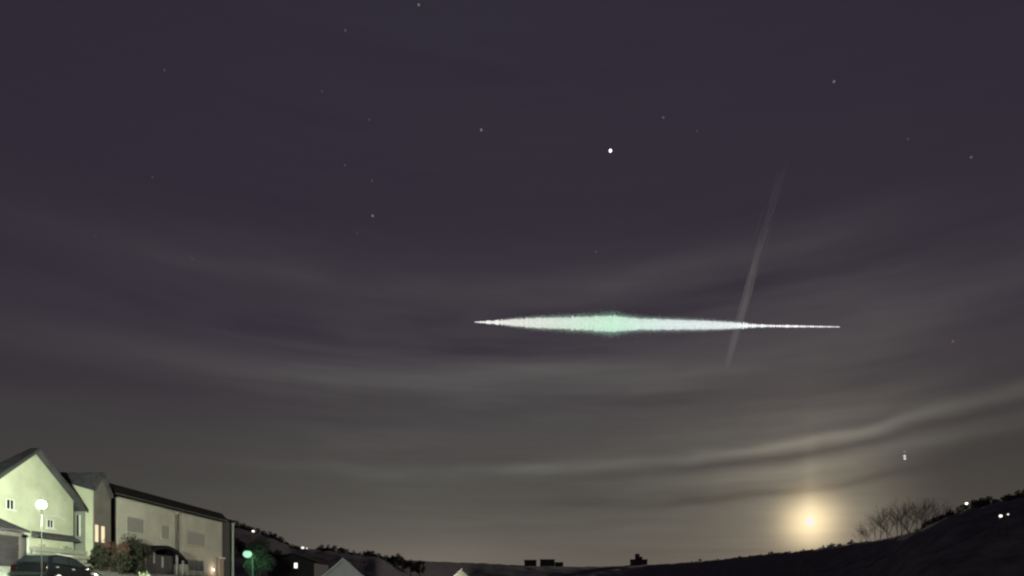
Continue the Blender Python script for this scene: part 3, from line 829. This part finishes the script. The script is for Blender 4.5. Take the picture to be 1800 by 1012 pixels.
# bare trees in front of the sky right of the moon
def bare_mesh(seed, h):
    rng = random.Random(seed); mb = MB(); tw = MB()
    def grow(p, d, l, r, depth):
        e1 = p + d * l * .5 + Vector((rng.gauss(0, .04), rng.gauss(0, .04), 0)) * l
        e2 = p + d * l + Vector((rng.gauss(0, .05), rng.gauss(0, .05), .03)) * l
        (mb if depth > 2 else tw).tube([p, e1, e2], [r, r * .85, r * .66], 5 if depth > 2 else 3, False)
        if depth == 0: return
        for k in range(3 if depth > 1 else 4):
            ax = Vector((rng.gauss(0, 1), rng.gauss(0, 1), rng.gauss(0, 1))).normalized()
            nd = (Matrix.Rotation(rng.uniform(.3, .75), 3, ax) @ d + Vector((0, 0, .12))).normalized()
            grow(e2 if k else e1, nd, l * rng.uniform(.70, .88), r * .6, depth - 1)
    grow(Vector((0, 0, -.4)), Vector((rng.uniform(-.1, .1), 0, 1)).normalized(), h * .15, h * .0052, 5)
    zt = max(v[2] for v in mb.v + tw.v)
    return mb.mesh('trunk', M['bark']), tw.mesh('twigs', M['bark']), zt
bk = [bare_mesh(s_, 8) for s_ in (4, 9, 15)]
for i, (x, y, Y) in enumerate([(1512, 925, 150), (1524, 912, 142), (1536, 897, 138), (1549, 888, 132), (1561, 881, 130), (1574, 874, 128), (1586, 878, 126), (1597, 869, 124), (1609, 874, 122), (1621, 871, 120), (1633, 878, 118), (1646, 880, 117), (1660, 886, 116)]):
    X = (x - CX) / F * Y; zt = (HY - y) / F * Y; zb = ground_z(X, Y) - .3
    o = thing('bare_tree', (X, Y, zb), nth(i, 'leafless twiggy tree', 'on the slope right of the moon'), 'tree', 'bare trees right of the moon')
    a_, b_, h_ = bk[i % 3]
    for nm, me in (('trunk', a_), ('branches', b_)):
        c = bpy.data.objects.new(nm, me); c.parent = o; col.objects.link(c)
        if nm == 'branches': c['kind'] = 'stuff'
    s_ = (zt - zb) / h_; o.scale = (s_, s_, s_); o.rotation_euler = (0, 0, i * 2.1)

# ------------------------------------------------------------------ in the sky
# moon
md = 12000
mo = MB().ball((0, 0, 0), md / F * 7.5 * math.cos(MOON_AZ) * .95, 32, 20).build('moon', M['moon'], None, True)
mo.location = MOON * md
tag(mo, 'glowing yellowish white full moon low over the dark ridge at right', 'moon')

# stars
star_mats = {}
def star(x, y, r, b, label, c=(1, .95, 1.0), pts=((0, 0),)):
    key = (round(b, 3), c)
    if key not in star_mats: star_mats[key] = glowmat('starlight', c, b, far=True)
    Yd = 9000.0
    mb = MB()
    for (ox, oy) in pts:
        q = at(x + ox, y + oy, Yd) - at(x, y, Yd)
        mb.ball(q, r * Yd / F, 10, 6)
    o = mb.build('star', star_mats[key], None, True); o.location = at(x, y, Yd)
    return tag(o, label, 'star', 'stars in the night sky')
star(1073, 265.5, 2.5, 2.6, 'brightest white star, high above the middle of the meteor trail')
star(846, 229, 2.1, .17, 'fairly bright star left of the brightest star, at about its height')
star(655, 380, 2.0, .17, 'fairly bright star above the left end of the meteor trail, well to its left')
star(736, 9, 1.9, .17, 'star touching the top edge, left of centre')
star(607, 54, 1.8, .09, 'faint star near the top edge, left of the star touching it')
star(289, 124, 1.7, .07, 'very faint star alone in the upper left of the sky')
star(566, 161, 1.6, .065, 'very faint star below the faint star near the top edge')
star(649, 211, 1.7, .07, 'faint star, topmost of the loose column in the left half of the sky')
star(606, 291, 1.5, .075, 'faint star left of the loose column in the left half of the sky')
star(654, 318, 1.6, .075, 'faint star just above the fairly bright one in the left half')
star(628, 410, 1.4, .06, 'very faint star just below left of the fairly bright one in the left half')
star(268, 312, 1.4, .07, 'very faint star alone in the left part of the sky, at mid height')
star(338, 455, 1.8, .065, 'very faint star in the left part of the sky, above the long cream house')
star(168, 415, 1.5, .055, 'very faint star near the left edge, high above the lit gable')
star(1166, 207, 1.9, .10, 'faint star to the upper right of the brightest star')
star(1225, 231, 1.6, .065, 'very faint star right of the brightest star')
star(1466, 144, 2.0, .17, 'fairly bright star in the upper right of the sky')
star(1596, 245, 1.5, .08, 'faint star between the upper right star and the right edge')
star(1707, 277, 1.9, .12, 'faint star near the right edge, highest there')
star(1048, 443, 1.7, .075, 'faint star just above the thick part of the meteor trail')
star(1675, 599, 2.0, .15, 'dim reddish star near the right edge, level with the meteor trail', (1, .62, .6))
star(1590, 800, 2.0, .75, 'white double star over the bare trees, right of the moon', (1, .97, 1), ((0, .5), (.6, 5)))
star(1590, 793, 1.6, .20, 'dim star just above the white double star right of the moon')

# meteor: a long spindle of glowing gas with a ragged fringe of sparks
YM = 3000.0
mpx = YM / F
pa, pb = at(835, 565, YM), at(1476, 573.5, YM)
me_root = thing('meteor', tuple((pa + pb) / 2), 'brilliant green and white meteor trail lying level across the sky', 'meteor')
PX = [835, 850, 870, 890, 910, 930, 950, 1000, 1040, 1060, 1075, 1090, 1105, 1130, 1170, 1200, 1250, 1280, 1300, 1315, 1330, 1360, 1420, 1476]
PR = [.8, 1.8, 3.5, 6.0, 8.5, 10.5, 12, 14, 16, 17.5, 18, 17, 15.0, 12.8, 11.8, 11, 9.2, 7.4, 5.8, 4.4, 3.0, 1.9, 1.5, .7]
def rad_at(x): return float(np.interp(x, PX, PR))
rm_ = random.Random(8)
mb = MB(); nseg, ns = 640, 14
axis = (pb - pa); 
vv = []
for i in range(nseg + 1):
    f = i / nseg; c = pa + axis * f; x = 835 + 641 * f
    r = rad_at(x) * .68
    if 885 < x < 1300: j = 1 + rm_.gauss(0, .09)
    else: j = .75 + .8 * max(0, math.sin(x * .8 + 2.2 * math.sin(x * .37))) + rm_.gauss(0, .12)      # beaded ends
    for k in range(ns):
        a = 2 * math.pi * k / ns
        rr = r * max(.3, j) * (1 + rm_.gauss(0, .05)) * mpx
        vv.append((c.x, c.y + math.cos(a) * rr, c.z + math.sin(a) * rr))
mb.v = vv
for i in range(nseg):
    for k in range(ns):
        mb.f.append((i * ns + k, i * ns + (k + 1) % ns, (i + 1) * ns + (k + 1) % ns, (i + 1) * ns + k))
def meteor_mat(name, stops_, strength, nz, scale):
    m = bpy.data.materials.new(name); m.use_nodes = True
    m.cycles.emission_sampling = 'NONE'
    t = m.node_tree; t.nodes.clear(); x = N(t)
    tx = t.nodes.new('ShaderNodeTexCoord'); s_ = t.nodes.new('ShaderNodeSeparateXYZ'); t.links.new(tx.outputs['Object'], s_.inputs[0])
    L = axis.x
    q = x.m('ADD', x.m('DIVIDE', s_.outputs[0], L), .5, clamp=True)
    rp = t.nodes.new('ShaderNodeValToRGB'); t.links.new(q, rp.inputs[0])
    c_ = rp.color_ramp
    while len(c_.elements) < len(stops_): c_.elements.new(.5)
    for e_, (p, cc) in zip(c_.elements, stops_): e_.position = (p - 835) / 641; e_.color = (*cc, 1)
    no = t.nodes.new('ShaderNodeTexNoise'); no.inputs['Scale'].default_value = scale; no.inputs['Detail'].default_value = 2
    t.links.new(tx.outputs['Object'], no.inputs['Vector'])
    em = t.nodes.new('ShaderNodeEmission'); t.links.new(rp.outputs[0], em.inputs[0])
    t.links.new(x.mul(x.add(1 - nz, x.mul(no.outputs[0], 2 * nz)), strength), em.inputs[1])
    o = t.nodes.new('ShaderNodeOutputMaterial'); t.links.new(em.outputs[0], o.inputs[0])
    return m
cmat = meteor_mat('glowing_gas', [(835, (.80, .80, .78)), (900, (.62, .62, .58)), (960, (.56, .61, .55)), (1035, (.50, .66, .54)), (1075, (.47, .68, .53)), (1110, (.52, .67, .58)), (1180, (.58, .65, .64)), (1280, (.62, .66, .66)), (1330, (.85, .86, .86)), (1476, (.85, .85, .85))], 1.30, .35, .16)
mb.build('trail', cmat, me_root)
# sparks
def sparks(n, spread, lo, seed, size):
    rng = random.Random(seed); o = MB()
    cw = np.interp(np.linspace(835, 1476, 400), PX, PR); cw = cw + 1.0; cw = np.cumsum(cw / cw.sum())
    for i in range(n):
        x = 835 + 641 * float(np.searchsorted(cw, rng.random())) / 400 + rng.uniform(-.9, .9)
        f = (x - 835) / 641; c = pa + axis * f
        bump = 1 + .28 * math.exp(-((x - 1072) / 16) ** 2)
        r = rad_at(x) * (lo + spread * bump * abs(rng.gauss(0, 1))) * mpx
        a = rng.uniform(0, 6.2832)
        u = Vector((0, math.cos(a), math.sin(a))); w = Vector((0, -math.sin(a), math.cos(a)))
        p = c + u * r; s_ = size * rng.uniform(.5, 1.2); ln = s_ * rng.uniform(1.5, 4)
        b = len(o.v)
        o.v += [tuple(p - u * ln), tuple(p + Vector((s_, 0, 0))), tuple(p + w * s_), tuple(p - Vector((s_, 0, 0))), tuple(p + u * ln)]
        o.f += [(b, b + 1, b + 2), (b, b + 2, b + 3), (b, b + 3, b + 1), (b + 4, b + 2, b + 1), (b + 4, b + 3, b + 2), (b + 4, b + 1, b + 3)]
    return o
fm = meteor_mat('spark_glow', [(835, (.5, .5, .48)), (930, (.30, .36, .30)), (1040, (.26, .40, .30)), (1075, (.25, .42, .31)), (1130, (.28, .38, .33)), (1300, (.42, .46, .46)), (1476, (.5, .5, .5))], 1.0, .25, .1)
fr = sparks(60000, .235, .60, 2, .50).build('sparks', fm, me_root); fr['kind'] = 'stuff'

# faint slanting streak of light
YT = 3200.0
tpx = YT / F
SP = [(1278, 646), (1283, 625), (1295, 580), (1309, 530), (1324, 475), (1338, 425), (1352, 380), (1368, 325), (1382, 280)]
tr_root = thing('faint_streak', tuple(at(1320, 480, YT)), 'faint grey streak of light slanting down across the meteor trail', 'light streak')
smat = glowmat('faint_glow', (.17, .16, .165), .56, far=True)
rf_ = random.Random(4)
for strand in range(3):
    o = MB()
    for k in range(80):
        f0 = max(0, abs(rf_.gauss(0, .30)) - .08); f0 = min(f0, .85); f1 = min(1, f0 + rf_.uniform(.08, .3))
        wdt = (2.6 + 9 * ((f0 + f1) / 2)) 
        off = (strand - 1) * wdt * .55 + rf_.gauss(0, .45) * wdt; dep = rf_.gauss(0, 1) * wdt * tpx
        ptsl = []
        for q in range(7):
            f = f0 + (f1 - f0) * q / 6; s_ = f * (len(SP) - 1); a = min(int(s_), len(SP) - 2); g_ = s_ - a
            x = SP[a][0] + (SP[a + 1][0] - SP[a][0]) * g_; y = SP[a][1] + (SP[a + 1][1] - SP[a][1]) * g_
            p = at(x + off * min(1, .45 + f * 2.5), y, YT); ptsl.append(p + Vector((0, dep, 0)))
        r0 = rf_.uniform(.18, .34) * tpx * (1 - .55 * f0)
        o.tube(ptsl, [r0 * math.sin(math.pi * (.06 + .88 * q / 6)) for q in range(7)], 4, False)
    for k in range(16):          # brighter lower end
        off = (strand - 1) * 2.6 + rf_.gauss(0, .9); f1 = rf_.uniform(.10, .24); ptsl = []
        for q in range(5):
            f = f1 * q / 4; s_ = f * (len(SP) - 1); a = min(int(s_), len(SP) - 2); g_ = s_ - a
            x = SP[a][0] + (SP[a + 1][0] - SP[a][0]) * g_; y = SP[a][1] + (SP[a + 1][1] - SP[a][1]) * g_
            ptsl.append(at(x + off * (.8 + 2.2 * f), y + rf_.uniform(-3, 0), YT) + Vector((0, off * 20, 0)))
        o.tube(ptsl, [.36 * tpx * w_ for w_ in (.5, 1, .9, .6, .1)], 4, False)
    o.build('strand', smat, tr_root)
